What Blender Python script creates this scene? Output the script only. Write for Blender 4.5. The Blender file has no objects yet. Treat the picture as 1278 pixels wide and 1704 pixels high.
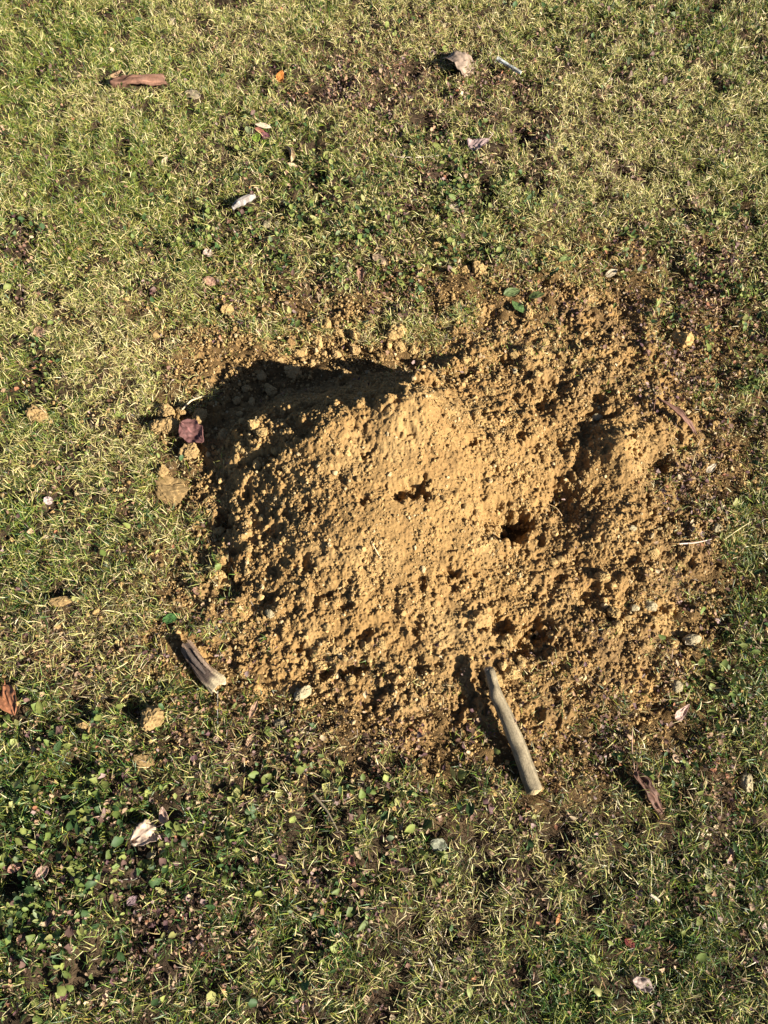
import bpy, bmesh, math
import numpy as np
from mathutils import Vector, Matrix
C = bpy.context.scene.collection
rad = math.radians

# ------------------------------------------------------------ camera, light
CH, CP, CF = 1.5, rad(22.0), 1230.0          # height, pitch from straight down, focal length in photo pixels
cd = bpy.data.cameras.new('camera'); cam = bpy.data.objects.new('camera', cd); C.objects.link(cam)
cam.location = (0, 0, CH); cam.rotation_euler = (CP, 0, 0)
cd.sensor_fit = 'VERTICAL'; cd.sensor_height = 24.0; cd.lens = 24.0 * CF / 1704.0
cd.clip_start = 0.02; cd.clip_end = 500
bpy.context.scene.camera = cam
SUN_EL = rad(27.0); SX, SY = 0.87, -0.49     # horizontal direction towards the sun
sl = bpy.data.lights.new('sun', 'SUN'); sun = bpy.data.objects.new('sun', sl); C.objects.link(sun)
sl.energy = 5.0; sl.angle = rad(0.5); sl.color = (1.0, 0.94, 0.83)
sdir = Vector((SX*math.cos(SUN_EL), SY*math.cos(SUN_EL), math.sin(SUN_EL))).normalized()
sun.rotation_euler = sdir.to_track_quat('Z', 'Y').to_euler(); sun.location = (3, -2, 4)
w = bpy.data.worlds.new('World'); bpy.context.scene.world = w; w.use_nodes = True
nt = w.node_tree; bg = nt.nodes['Background']; sky = nt.nodes.new('ShaderNodeTexSky')
sky.sky_type = 'NISHITA'; sky.sun_disc = False; sky.sun_elevation = SUN_EL
sky.air_density = 0.45; sky.dust_density = 0.3; sky.sun_rotation = math.atan2(SX, SY)
nt.links.new(sky.outputs[0], bg.inputs[0]); bg.inputs[1].default_value = 0.05
sc = bpy.context.scene
sc.view_settings.view_transform = 'Standard'; sc.view_settings.look = 'None'
sc.view_settings.exposure = 1.48; sc.view_settings.gamma = 1.0
sc.cycles.diffuse_bounces = 3; sc.render.resolution_x = 768; sc.render.resolution_y = 1024

# ------------------------------------------------------------ photo pixel -> point on a level plane
def P(u, v, h=0.0):
    a = (np.asarray(u, float)-639.0)/CF; b = -(np.asarray(v, float)-852.0)/CF
    c, s = math.cos(CP), math.sin(CP)
    dy = b*c + s; dz = b*s - c
    t = (CH-h)/(-dz)
    return a*t, dy*t
# ------------------------------------------------------------ noise
rng = np.random.default_rng(7)
TAB = rng.random((8, 256, 256))
def vn(x, y, f, seed=0):
    x = np.asarray(x)*f + 91.3*seed; y = np.asarray(y)*f + 37.7*seed
    ix = np.floor(x).astype(np.int64); iy = np.floor(y).astype(np.int64)
    fx = x-ix; fy = y-iy; fx = fx*fx*fx*(fx*(fx*6-15)+10); fy = fy*fy*fy*(fy*(fy*6-15)+10)
    T = TAB[seed % 8]
    a = T[ix & 255, iy & 255]; b = T[(ix+1) & 255, iy & 255]; c = T[ix & 255, (iy+1) & 255]; d = T[(ix+1) & 255, (iy+1) & 255]
    return (a*(1-fx)+b*fx)*(1-fy)+(c*(1-fx)+d*fx)*fy
def fbm(x, y, f, oct=4, seed=0, g=0.5):
    s = 0; a = 1; n = 0
    for i in range(oct):
        s = s+a*vn(x*(1 if i % 2 else 0.8)+y*(0 if i % 2 else 0.6), y*(1 if i % 2 else 0.8)-x*(0 if i % 2 else 0.6), f*2**i, seed+i); n += a; a *= g
    return s/n
def grains(x, y, f, seed=0, fill=0.7, rmin=0.35, rmax=0.75):
    """half-round grains: one jittered grain per cell, random size; returns height in cell units"""
    x = x*f+13.1*seed; y = y*f+7.7*seed
    ix = np.floor(x).astype(np.int64); iy = np.floor(y).astype(np.int64)
    out = np.zeros_like(x)
    for di in (-1, 0, 1):
        for dj in (-1, 0, 1):
            i = (ix+di) & 255; j = (iy+dj) & 255
            px = ix+di+0.1+0.8*TAB[seed % 8, i, j]; py = iy+dj+0.1+0.8*TAB[(seed+1) % 8, i, j]
            r = rmin+(rmax-rmin)*TAB[(seed+2) % 8, i, j]**2
            on = TAB[(seed+3) % 8, i, j] < fill
            an = TAB[(seed+4) % 8, i, j]*6.28; dx = x-px; dy = y-py
            ex = dx*np.cos(an)+dy*np.sin(an); ey = (-dx*np.sin(an)+dy*np.cos(an))*1.35
            q = 1-(ex*ex+ey*ey)/(r*r)
            out = np.maximum(out, np.where(on & (q > 0), r*np.sqrt(np.maximum(q, 0)), 0))
    return out
def sstep(a, b, x):
    t = np.clip((x-a)/(b-a), 0, 1); return t*t*(3-2*t)

# ------------------------------------------------------------ lie of the land
outline = [(330,650),(345,615),(420,585),(520,556),(600,540),(690,530),(780,520),(870,500),(960,490),(1050,530),(1130,590),(1165,690),
           (1185,790),(1175,900),(1150,1010),(1120,1110),(1040,1185),(930,1225),(830,1235),(740,1225),(650,1210),(560,1170),(480,1150),(410,1120),
           (330,1110),(275,1060),(318,960),(335,880),(345,800),(335,720)]
cp = [(u, v, 0.1) for u, v in outline]
for u, v in outline:                                     # ring outside, sunk under the lawn
    cp.append((650+(u-650)*1.17, 850+(v-850)*1.17, -1.6)); cp.append((650+(u-650)*1.6, 850+(v-850)*1.6, -4.0))
cp += [(365,742,1.6),(398,728,6.5),(440,705,8.8),(500,696,11.8),(560,690,13.8),(620,692,14.4),(662,674,15.4),(706,652,15.8),(600,652,6.4),(650,640,7.0),(545,655,4.6),(690,628,5.0),(735,660,9.6),(780,668,6.5),
       (372,700,.6),(400,655,0),(430,640,-.6),(470,645,0),(500,612,-.8),(560,590,-.6),(600,612,.2),(545,628,.2),(640,600,-.2),(690,610,1.0),(735,614,2.2),(670,590,-.2),(770,610,2.2),(560,575,-.6),(610,575,-.8),(520,580,-.6),(460,605,-.6),(650,590,.4),
       (388,800,4.2),(405,825,4.8),(374,850,3.0),(372,900,2.0),(376,960,1.4),(385,990,1.4),(400,900,4.4),(365,770,1.2),
       (440,780,7.4),(430,850,5.6),(420,950,4.6),(425,1020,2.6),(520,760,11.6),(600,740,12.3),(700,740,11.8),(780,720,9.0),
       (560,850,10.3),(660,830,10.6),(760,820,9.0),(850,800,6.0),(870,745,6.2),(640,920,8.6),(740,950,6.6),(560,960,7.2),
       (650,1020,5.0),(750,1040,4.6),(850,1000,4.2),(950,950,3.2),(905,900,3.4),(540,1050,4.0),(460,1080,2.0),(640,1120,2.2),(800,1120,2.6),(720,1130,2.8),
       (350,1060,1.2),(1030,745,6.0),(1045,870,4.3),(960,800,3.3),(930,840,2.4),(965,730,3.8),(985,695,3.2),(1100,740,3.4),(1085,785,1.8),(1000,890,4.2),
       (1090,950,2.6),(1000,1050,2.6),(900,700,4.8),(850,650,3.6),(930,620,3.0),(1010,620,2.2),(1080,640,1.8),(780,580,1.5),(880,560,1.2),(900,1100,2.0),(1000,1130,1.2)]
cp = np.array(cp, float); cp[:, 2] = np.where(cp[:, 2] > 5, 5+(cp[:, 2]-5)*1.45, cp[:, 2]); CX, CY = P(cp[:, 0], cp[:, 1], cp[:, 2]/100); CZ = cp[:, 2]/100
def tps(r2): return 0.5*r2*np.log(r2+1e-9)
n = len(CX); K = tps((CX[:, None]-CX)**2+(CY[:, None]-CY)**2)+np.eye(n)*0.0006
Pm = np.stack([np.ones(n), CX, CY], 1)
sol = np.linalg.solve(np.block([[K, Pm], [Pm.T, np.zeros((3, 3))]]), np.concatenate([CZ, np.zeros(3)]))
def rbf(x, y):
    s = sol[n]+sol[n+1]*x+sol[n+2]*y
    for i in range(n): s = s+sol[i]*tps((x-CX[i])**2+(y-CY[i])**2)
    return s
GX0, GX1, GY0, GY1 = -1.0, 1.15, -0.25, 1.65              # domain of the mound
GS = 0.006
gx = np.arange(GX0, GX1, GS); gy = np.arange(GY0, GY1, GS); GXX, GYY = np.meshgrid(gx, gy, indexing='ij')
RB = np.maximum(rbf(GXX, GYY), -0.05)
def samp(G, x, y, x0, y0, st, out):
    fx = (np.asarray(x)-x0)/st; fy = (np.asarray(y)-y0)/st
    ok = (fx >= 0) & (fy >= 0) & (fx < G.shape[0]-1) & (fy < G.shape[1]-1)
    fx = np.clip(fx, 0, G.shape[0]-1.001); fy = np.clip(fy, 0, G.shape[1]-1.001)
    i = fx.astype(int); j = fy.astype(int); a = fx-i; b = fy-j
    r = (G[i, j]*(1-a)+G[i+1, j]*a)*(1-b)+(G[i, j+1]*(1-a)+G[i+1, j+1]*a)*b
    return np.where(ok, r, out)
pits = [  # u, v, radius along x, along y (photo px), depth cm
    (686,812,26,15,3.8),(668,822,10,12,1.4),(835,866,40,26,5.2),(862,872,18,26,3.0),(935,832,20,40,2.0),(750,955,16,12,2.4),(700,970,12,10,1.2),
    (500,1078,14,10,2.2),(590,1112,26,14,2.6),(540,1120,14,12,1.8),(832,1042,20,12,2.6),(895,1050,26,16,3.0),(870,1085,22,14,2.2),(372,868,12,24,3.4),(376,962,11,34,3.2),(395,985,10,14,2.0),
    (1092,772,24,16,2.6),(1002,690,24,9,2.2),(978,718,11,20,2.2),(964,768,10,24,1.6),(1050,722,11,10,2.2),(1058,748,14,7,1.6),(985,990,26,24,2.0),(608,748,8,8,1.4),(605,830,10,12,1.4),(722,1190,22,12,1.5),(768,1172,14,12,1.5),
    (780,740,7,8,1.2),(512,935,10,16,1.6),(540,985,20,9,1.4),(575,1010,12,10,1.3),(930,640,20,16,2.0),(880,745,10,9,1.5),(865,725,9,9,1.3),(1000,650,16,14,1.6),
    (440,760,26,12,1.9),(505,720,22,10,1.5),(460,745,22,8,1.3),(600,716,12,9,1.0),(680,706,20,9,1.3),(725,690,16,9,1.2),(560,775,12,10,.8),(480,855,10,8,1.2),
    (610,1060,14,10,1.6),(700,1110,14,9,1.2),(1050,930,20,10,1.0),(1090,1010,22,12,1.2),(960,1150,18,12,1.6),(1000,1220,14,14,2.0),(905,670,16,14,1.4),(820,780,8,12,1.1),
    (930,960,14,10,1.4),(1110,860,16,10,1.4),(690,1040,10,12,1.4),(450,1000,14,9,1.2),(760,620,26,10,1.6),(840,600,22,10,1.4),(640,585,40,16,1.0),(450,880,10,9,1.2),(410,820,12,10,1.3)]
lumps = [(706,634,20,15,4.6),(668,668,12,10,1.6),(640,686,14,10,1.6),(598,688,12,10,1.2),(556,684,16,10,1.6),(520,676,12,9,1.2),(470,690,14,10,1.6),(430,712,14,10,1.4),(398,728,10,12,1.6),(385,770,10,14,1.2),(826,872,12,14,1.8),(835,905,16,10,.8),(690,818,7,6,.9),(706,822,6,6,.8),(400,810,10,14,1.0),(455,715,22,10,1.1),(510,700,22,9,1.1),(420,740,14,14,1.0),
         (455,765,30,10,.9),(520,735,30,12,.8),(1034,742,30,42,1.7),(860,1055,14,12,1.4),(915,1085,20,12,1.2),(405,890,12,14,1.3),(735,650,10,22,1.3),(470,1010,12,10,1.0),
         (700,570,12,8,.6),(1100,700,14,12,1.0),(1050,780,20,12,.8),(1010,870,26,20,.7)]
def bumps(x, y):
    s = np.zeros_like(x)
    wx = (fbm(x, y, 55, 3, 2)-.5)*.034; wy = (fbm(x, y, 55, 3, 5)-.5)*.034
    for L, sg in ((pits, -1), (lumps, 1)):
        for (u, v, ru, rv, d) in L:
            hh = float(samp(RB, *P(u, v, .05), GX0, GY0, GS, 0)); px, py = P(u, v, max(hh, 0)); qx, _ = P(u+ru, v, max(hh, 0)); _, qy = P(u, v+rv, max(hh, 0))
            ax = (x+wx-px)/abs(qx-px); ay = (y+wy-py)/abs(qy-py); q = ax*ax+ay*ay
            s += sg*d/100*np.exp(-np.minimum(q*q*.7+q*.15, 30))
    return s
def base(x, y): return (fbm(x, y, 2.2, 3, 3)-.5)*.03
def ground_z(x, y):
    dark = gz_hole(x, y)
    return base(x, y)+(fbm(x, y, 20, 3, 1)-.5)*.030-dark
HOLES = [(1034, 286, .022, .05), (455, 122, .03, .015), (55, 640, .06, .012), (590, 600, .03, .0)]
def pocket(x, y): return grains(x+(vn(x, y, 30, 1)-.5)*.05, y+(vn(x, y, 30, 4)-.5)*.05, 1/.085, 5, .42, .15, .62)
def gz_hole(x, y):
    s = 0*x+.028*pocket(x, y)*sstep(.42, .62, fbm(x, y, 3.2, 3, 4)+.10*(y < .4))
    for u, v, r, d in HOLES:
        px, py = P(u, v); s = s+d*np.exp(-(((x-px)**2+(y-py)**2)/r**2)**1.5)
    return s
# the mound surface on its own fine grid
MS = 0.0017
mx = np.arange(-0.62, 0.78, MS); my = np.arange(0.10, 1.20, MS); MX, MY = np.meshgrid(mx, my, indexing='ij')
RBm = samp(RB, MX, MY, GX0, GY0, GS, -.05)
cxc, cyc = P(660, 830, .1)
smooth = np.exp(-(((MX-cxc)/.20)**2+((MY-cyc)/.17)**2)**1.2)          # trodden fine middle
c2x, c2y = P(1040, 770, .05); smooth = np.maximum(smooth, .8*np.exp(-(((MX-c2x)/.06)**2+((MY-c2y)/.10)**2)))
c3x, c3y = P(730, 1050, .05); smooth = np.maximum(smooth, .7*np.exp(-(((MX-c3x)/.05)**2+((MY-c3y)/.07)**2)))
smooth = np.maximum(smooth, .75*np.exp(-(((MX-P(560,640,.05)[0])/.17)**2+((MY-P(560,640,.05)[1])/.05)**2)))
rough = 1-.68*smooth+.08*sstep(.045, .02, RBm)*(RBm > -.01)
# extra domain warp so grains are not round
WX = MX+(vn(MX, MY, 170, 1)-.5)*.005; WY = MY+(vn(MX, MY, 170, 6)-.5)*.005
MZ = RBm+base(MX, MY)+bumps(MX, MY)
patch = sstep(.30, .68, fbm(MX, MY, 20, 3, 5)); rp = rough*(.35+.75*patch)
MZ += (fbm(MX, MY, 14, 3, 4)-.5)*.026*rough
MZ += (fbm(WX, WY, 60, 4, 3)-.5)*.014*rough
MZ += (fbm(WX, WY, 190, 3, 2)-.5)*.0035*(.5+.5*rough)
MZ += grains(WX, WY, 1/.034, 1, .30)*.011*rough**2
MZ += grains(WX, WY, 1/.017, 2, .45)*.009*rp**1.2
MZ += grains(WX, WY, 1/.0085, 3, .55)*.0058*rp**.8
MZ += grains(WX, WY, 1/.0048, 4, .8)*.0034*(.35+.65*patch)
MZ -= grains(WX, WY, 1/.020, 6, .16, .2, .7)*.016*(.35+.65*rough)
MZ -= grains(WX, WY, 1/.010, 7, .12, .2, .7)*.008*(.3+.7*rough)
MZ += (vn(MX, MY, 420, 5)-.5)*.0018
def soil_z(x, y): return samp(MZ, x, y, mx[0], my[0], MS, -1.0)
def soilness(x, y):
    h = samp(RB, x, y, GX0, GY0, GS, -.05)+(fbm(x, y, 10, 4, 6)-.5)*.066+(vn(x, y, 70, 2)-.5)*.014
    for u, v, ru, rv in ((450, 640, 90, 40), (560, 600, 70, 30), (370, 720, 30, 60)):
        px, py = P(u, v); h = h+.06*np.exp(-(((x-px)/(ru*.0014))**2+((y-py)/(rv*.0015))**2)**2)
    return sstep(-.015, .009, h)
def top_z(x, y): return np.maximum(ground_z(x, y), soil_z(x, y))

# ------------------------------------------------------------ helpers
def mesh_obj(name, V, F, mat, parent=None, col=None, smooth_=False, sides=None):
    """V (n,3); F (m,k) array of k-gons, or a list of such arrays"""
    Fs = F if isinstance(F, list) else [F]
    me = bpy.data.meshes.new(name); V = np.ascontiguousarray(V, dtype=np.float32)
    me.vertices.add(len(V)); me.vertices.foreach_set('co', V.ravel())
    li = np.concatenate([f.ravel() for f in Fs]).astype(np.int32)
    tot = np.concatenate([np.full(len(f), f.shape[1]) for f in Fs]).astype(np.int32)
    me.loops.add(len(li)); me.loops.foreach_set('vertex_index', li)
    me.polygons.add(len(tot)); me.polygons.foreach_set('loop_start', np.concatenate([[0], np.cumsum(tot)[:-1]]).astype(np.int32))
    me.polygons.foreach_set('use_smooth', np.full(len(tot), smooth_))
    if col is not None:
        a = me.color_attributes.new('tone', 'FLOAT_COLOR', 'POINT')
        a.data.foreach_set('color', np.concatenate([col, np.ones((len(col), 1))], 1).astype(np.float32).ravel())
    me.update(calc_edges=True); me.validate()
    me.materials.append(mat)
    o = bpy.data.objects.new(name, me); C.objects.link(o)
    if parent: o.parent = parent
    return o
def tag(o, label, cat, group=None, kind=None):
    if label: o['label'] = label
    if cat: o['category'] = cat
    if group: o['group'] = group
    if kind: o['kind'] = kind
    return o
def empty(name, loc):
    o = bpy.data.objects.new(name, None); C.objects.link(o); o.location = loc; o.empty_display_size = .02; return o
def mat(name, col=None, rough=.8, spec=.3, trans=0., noise=None, bump=None, attr=False, var=.25):
    m = bpy.data.materials.new(name); m.use_nodes = True; t = m.node_tree; N = t.nodes; L = t.links
    b = N['Principled BSDF']; out = N['Material Output']
    b.inputs['Roughness'].default_value = rough; b.inputs['Specular IOR Level'].default_value = spec
    tc = N.new('ShaderNodeTexCoord')
    if attr:
        a = N.new('ShaderNodeAttribute'); a.attribute_name = 'tone'; c = a.outputs['Color']
    else:
        r = N.new('ShaderNodeRGB'); r.outputs[0].default_value = (*col, 1); c = r.outputs[0]
    if noise:
        nz = N.new('ShaderNodeTexNoise'); nz.inputs['Scale'].default_value = noise; nz.inputs['Detail'].default_value = 6
        L.new(tc.outputs['Object'], nz.inputs['Vector'])
        mr = N.new('ShaderNodeMapRange'); mr.inputs[1].default_value = .3; mr.inputs[2].default_value = .7
        mr.inputs[3].default_value = 1-var; mr.inputs[4].default_value = 1+var; L.new(nz.outputs[0], mr.inputs[0])
        vm = N.new('ShaderNodeVectorMath'); vm.operation = 'SCALE'; L.new(c, vm.inputs[0]); L.new(mr.outputs[0], vm.inputs['Scale']); c = vm.outputs[0]
    L.new(c, b.inputs['Base Color'])
    if bump:
        bz = N.new('ShaderNodeTexNoise'); bz.inputs['Scale'].default_value = bump[0]; bz.inputs['Detail'].default_value = 5
        L.new(tc.outputs['Object'], bz.inputs['Vector'])
        bn = N.new('ShaderNodeBump'); bn.inputs['Distance'].default_value = bump[1]; bn.inputs['Strength'].default_value = 1
        L.new(bz.outputs[0], bn.inputs['Height']); L.new(bn.outputs[0], b.inputs['Normal'])
    if trans:
        tr = N.new('ShaderNodeBsdfTranslucent'); L.new(c, tr.inputs[0]); mx_ = N.new('ShaderNodeMixShader'); mx_.inputs[0].default_value = trans
        L.new(b.outputs[0], mx_.inputs[1]); L.new(tr.outputs[0], mx_.inputs[2]); L.new(mx_.outputs[0], out.inputs[0])
    return m
M_soil = mat('tan_soil', rough=1, spec=.08, attr=True, noise=180, var=.18, bump=(900, .0012))
M_crumb = mat('soil_crumb', rough=1, spec=.08, attr=True, noise=300, var=.15)
M_earth = mat('lawn_earth', rough=1, spec=.1, attr=True, noise=120, var=.35, bump=(400, .003))
M_grass = mat('grass_blade', rough=.45, spec=.4, attr=True, trans=.2)
M_weed = mat('weed_leaf', rough=.55, spec=.25, attr=True, trans=.18, noise=260, var=.12)
M_dead = mat('dead_leaf', rough=.7, spec=.3, attr=True, trans=.12, noise=220, var=.22)
M_wood = mat('weathered_wood', rough=.85, spec=.2, attr=True, noise=260, var=.22, bump=(500, .0012))
M_stone = mat('pebble', rough=.85, spec=.25, attr=True, noise=160, var=.15, bump=(500, .001))
SOIL = np.array([.275, .164, .062])
def grid_faces(a, b):
    i, j = np.meshgrid(np.arange(a-1), np.arange(b-1), indexing='ij'); k = (i*b+j).ravel()
    return np.stack([k, k+b, k+b+1, k+1], 1)

# ------------------------------------------------------------ ground sheet
def axis(a, b, st):
    inner = np.arange(a, b, st); g = [.05, .12, .25, .5, 1, 2, 4, 8, 16, 32, 60]
    return np.concatenate([a-np.array(g[::-1]), inner, inner[-1]+np.array(g)])
ax_, ay_ = axis(-1.9, 1.9, .007), axis(-1.1, 3.1, .007)
X, Y = np.meshgrid(ax_, ay_, indexing='ij'); x, y = X.ravel(), Y.ravel()
z = ground_z(x, y)+grains(x, y, 1/.022, 2, .6)*.009+(vn(x, y, 110, 3)-.5)*.006
rb = samp(RB, x, y, GX0, GY0, GS, -.05)
near = sstep(-.045, .0, rb+(fbm(x, y, 9, 3, 2)-.5)*.03)
cl = fbm(x, y, 6, 4, 5)[:, None]
earth = np.array([.030, .020, .013])*(1-cl)+np.array([.075, .050, .028])*cl
earth = earth*(1-.8*near[:, None])+SOIL*.45*near[:, None]
z = z-.02*sstep(.012, .03, rb)                         # tuck the sheet under the mound
tag(mesh_obj('ground', np.stack([x, y, z], 1), grid_faces(len(ax_), len(ay_)), M_earth, col=earth, smooth_=True), None, None, kind='structure')

# ------------------------------------------------------------ the mound
x, y, z = MX.ravel(), MY.ravel(), MZ.ravel()
F = grid_faces(len(mx), len(my))
above = (z > ground_z(x, y)-.004) & (RBm.ravel() > -.02)
keep = above[F].any(1); F = F[keep]
used = np.zeros(len(x), bool); used[F.ravel()] = True; rem = np.cumsum(used)-1; F = rem[F]
x, y, z = x[used], y[used], z[used]; sm = smooth.ravel()[used]; rbm_ = RBm.ravel()[used]
t = fbm(x, y, 18, 4, 2); t2 = fbm(x, y, 70, 3, 4)
col = SOIL[None]*(0.80+.42*t[:, None])*(.88+.24*t2[:, None])
pale = (sstep(.55, .72, fbm(x, y, 11, 3, 7))*.4+.12*sm)
qx, qy = P(735, 1050, .05); pale = np.clip(pale+.75*np.exp(-((x-qx)/.05)**2-((y-qy)/.06)**2), 0, 1)[:, None]
col = col*(1-pale)+np.array([.375, .245, .105])*pale
rust = sstep(.58, .75, fbm(x, y, 16, 3, 1))[:, None]*.5; col = col*(1-rust)+np.array([.235, .135, .052])*rust
th = (sstep(.048, .012, rbm_)*sstep(.30, .62, fbm(x, y, 15, 4, 6)))[:, None]; th = th*(.40+.35*sstep(.22, .42, x))[:, None]; col = col*(1-th)+np.array([.135, .085, .042])*th
dmp = sstep(.54, .70, fbm(x, y, 45, 4, 3))[:, None]*.3; col = col*(1-dmp)+np.array([.16, .10, .042])*dmp
mound = tag(mesh_obj('soil_mound', np.stack([x, y, z], 1), F, M_soil, col=col, smooth_=True),
            'wide mound of loose tan earth dug up in the middle of the lawn', 'mound of earth')

def zone(x, y, L):
    s = np.zeros_like(x)
    for (u, v, ru, rv, a) in L:
        px, py = P(u, v); qx, _ = P(u+ru, v); _, q1 = P(u, v+rv); _, q2 = P(u, v-rv)
        s = s+a*np.exp(-(((x-px)/(qx-px))**2+((y-py)/((q2-q1)/2))**2))
    return s
# ------------------------------------------------------------ crumbs and clods
def ico(sub):
    bm = bmesh.new(); bmesh.ops.create_icosphere(bm, subdivisions=sub, radius=1)
    v = np.array([q.co[:] for q in bm.verts]); f = np.array([[q.index for q in p.verts] for p in bm.faces]); bm.free(); return v, f
ICO = {k: ico(k) for k in (1, 2, 3, 4)}
def rotm(n, r):
    q = r.normal(size=(n, 4)); q /= np.linalg.norm(q, axis=1)[:, None]; a, b, c, d = q.T
    return np.stack([1-2*(c*c+d*d), 2*(b*c-a*d), 2*(b*d+a*c), 2*(b*c+a*d), 1-2*(b*b+d*d), 2*(c*d-a*b), 2*(b*d-a*c), 2*(c*d+a*b), 1-2*(b*b+c*c)], 1).reshape(n, 3, 3)
def bulk(name, x, y, z, s, colr, sub, matr, r):
    n = len(x); v, f = ICO[sub]; R = rotm(n, r)
    sc_ = s[:, None]*r.uniform(.6, 1.15, (n, 3))
    vv = v[None]*(1+r.normal(0, .16, (n, len(v), 1)))*sc_[:, None, :]
    vv = np.einsum('nij,nkj->nki', R, vv)+np.stack([x, y, z], 1)[:, None]
    ff = (f[None]+(np.arange(n)*len(v))[:, None, None]).reshape(-1, 3)
    return mesh_obj(name, vv.reshape(-1, 3), ff, matr, col=np.repeat(colr, len(v), 0))
r = np.random.default_rng(11)
N = 330000; cx = r.uniform(-.85, .95, N); cy = r.uniform(0, 1.45, N)
rb = samp(RB, cx, cy, GX0, GY0, GS, -.05); smv = samp(smooth, cx, cy, mx[0], my[0], MS, 0)
pr = np.where(rb > 0, .36*(1-.55*smv), .42*np.exp((rb)/.020)*1.0)*(.35+1.3*sstep(.35, .7, fbm(cx, cy, 22, 3, 3)))
pr += .004*sstep(.6, .75, fbm(cx, cy, 8, 3, 3))+.16*zone(cx, cy, [(120,1085,150,38,1),(370,540,90,40,1),(1150,930,40,180,.8),(700,1240,260,26,.7),(240,1270,70,30,.6),(620,1250,120,30,.5)])*sstep(.4, .6, fbm(cx, cy, 18, 3, 1))
ok = r.random(N) < pr; cx, cy = cx[ok], cy[ok]; n = len(cx)
s = np.minimum(.0009+.0009*r.exponential(1, n), .0065)
c = np.array([.335, .215, .088])[None]*r.uniform(.55, 1.25, (n, 1)); pl = r.random(n) < .08; c[pl] = np.array([.46, .34, .18])*r.uniform(.8, 1.1, (pl.sum(), 1))
big = s > .0033
for m_, sub in ((big, 2), (~big, 1)):
    pass
cz = top_z(cx, cy)+s*.15+np.where(samp(RB, cx, cy, GX0, GY0, GS, -.05) < 0, r.uniform(0, .008, n), 0)
v1, f1 = ICO[1]; v2, f2 = ICO[2]
def bulkarr(idx, sub):
    v, f = ICO[sub]; m = len(idx); R = rotm(m, r); sc_ = s[idx][:, None]*r.uniform(.6, 1.2, (m, 3))
    vv = v[None]*(1+r.normal(0, .15, (m, len(v), 1)))*sc_[:, None]
    vv = np.einsum('nij,nkj->nki', R, vv)+np.stack([cx[idx], cy[idx], cz[idx]], 1)[:, None]
    return vv.reshape(-1, 3), (f[None]+(np.arange(m)*len(v))[:, None, None]).reshape(-1, 3), np.repeat(c[idx], len(v), 0)
a = bulkarr(np.where(~big)[0], 1); b = bulkarr(np.where(big)[0], 2)
tag(mesh_obj('soil_crumbs', np.concatenate([a[0], b[0]]), np.concatenate([a[1], b[1]+len(a[0])]), M_crumb, col=np.concatenate([a[2], b[2]])),
    'loose tan soil crumbs strewn over the mound and its edges', 'soil crumbs', kind='stuff')
print('crumbs', n)

EXC = []          # footprints where the grass is pressed down: x0, y0, x1, y1, radius
def surf(u, v):
    h = 0.0
    for _ in range(4):
        px, py = P(u, v, h); h = float(top_z(np.array([px]), np.array([py]))[0])
    return float(px), float(py), h
def clod(name, u, v, wpx, hpx, ang, label, cat, group, colr, sub=3, lift=.3, seed=0, exc=True, flat=.75, lump=.22, m=None):
    px, py, h = surf(u, v); rr = np.random.default_rng(1000+seed); h += .010 if 'left of the mound' in group else 0
    d = math.hypot(px-cam.location.x, py, ) ; dep = (CH-h)/(math.cos(CP)-(-(v-852)/CF)*math.sin(CP)); k = dep/CF
    vv, f = ICO[4 if max(wpx, hpx) > 15 else sub]; vv = vv.copy(); o3 = rr.uniform(0, 50, 3)
    q = vv*1.7+o3
    nse = (vn(q[:, 0]+q[:, 2]*.7, q[:, 1]-q[:, 2]*.6, 1.0, seed)-.5)*lump*2.6+(vn(q[:, 0]-q[:, 2], q[:, 1]+q[:, 2]*.8, 2.7, seed+1)-.5)*lump*1.4+(vn(q[:, 0]+q[:, 2], q[:, 1]+q[:, 2]*.8, 7, seed+2)-.5)*lump*.8
    # chop by a few planes: faceted lump
    vv = vv*(1+nse)[:, None]
    for _ in range(6):
        nn = rr.normal(size=3); nn /= np.linalg.norm(nn); dd = rr.uniform(.62, .95); e = vv@nn-dd; vv = vv-np.maximum(e, 0)[:, None]*nn*.6
    fn = (vn(q[:, 0]*1+q[:, 2]*.6, q[:, 1]-q[:, 2]*.8, 9, seed)-.5)*.16+(vn(q[:, 0]-q[:, 2]*.7, q[:, 1]+q[:, 2]*.6, 19, seed+1)-.5)*.13
    vv = vv*(1+fn*(1 if lump > .2 else .35))[:, None]
    vv = vv*np.array([wpx*k/2, hpx*k/2, (wpx+hpx)*k/4*flat])*1.12
    a_ = rad(-ang); ca, sa = math.cos(a_), math.sin(a_)
    vv = np.stack([vv[:, 0]*ca-vv[:, 1]*sa, vv[:, 0]*sa+vv[:, 1]*ca, vv[:, 2]], 1)
    cc = np.array(colr)[None]*(.62+.76*fbm(q[:, 0]+q[:, 2], q[:, 1]-q[:, 2], 3, 3, seed))[:, None]
    o = mesh_obj(name, vv, f, m or M_crumb, col=cc); o.location = (px, py, h+lift*(wpx+hpx)*k/4)
    if exc: EXC.append((px, py, px, py, (wpx+hpx)*k/4+.004))
    return tag(o, label, cat, group)
TAN = (.36, .24, .10)
G1 = 'larger clods of earth lying in the grass left of the mound'
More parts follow.
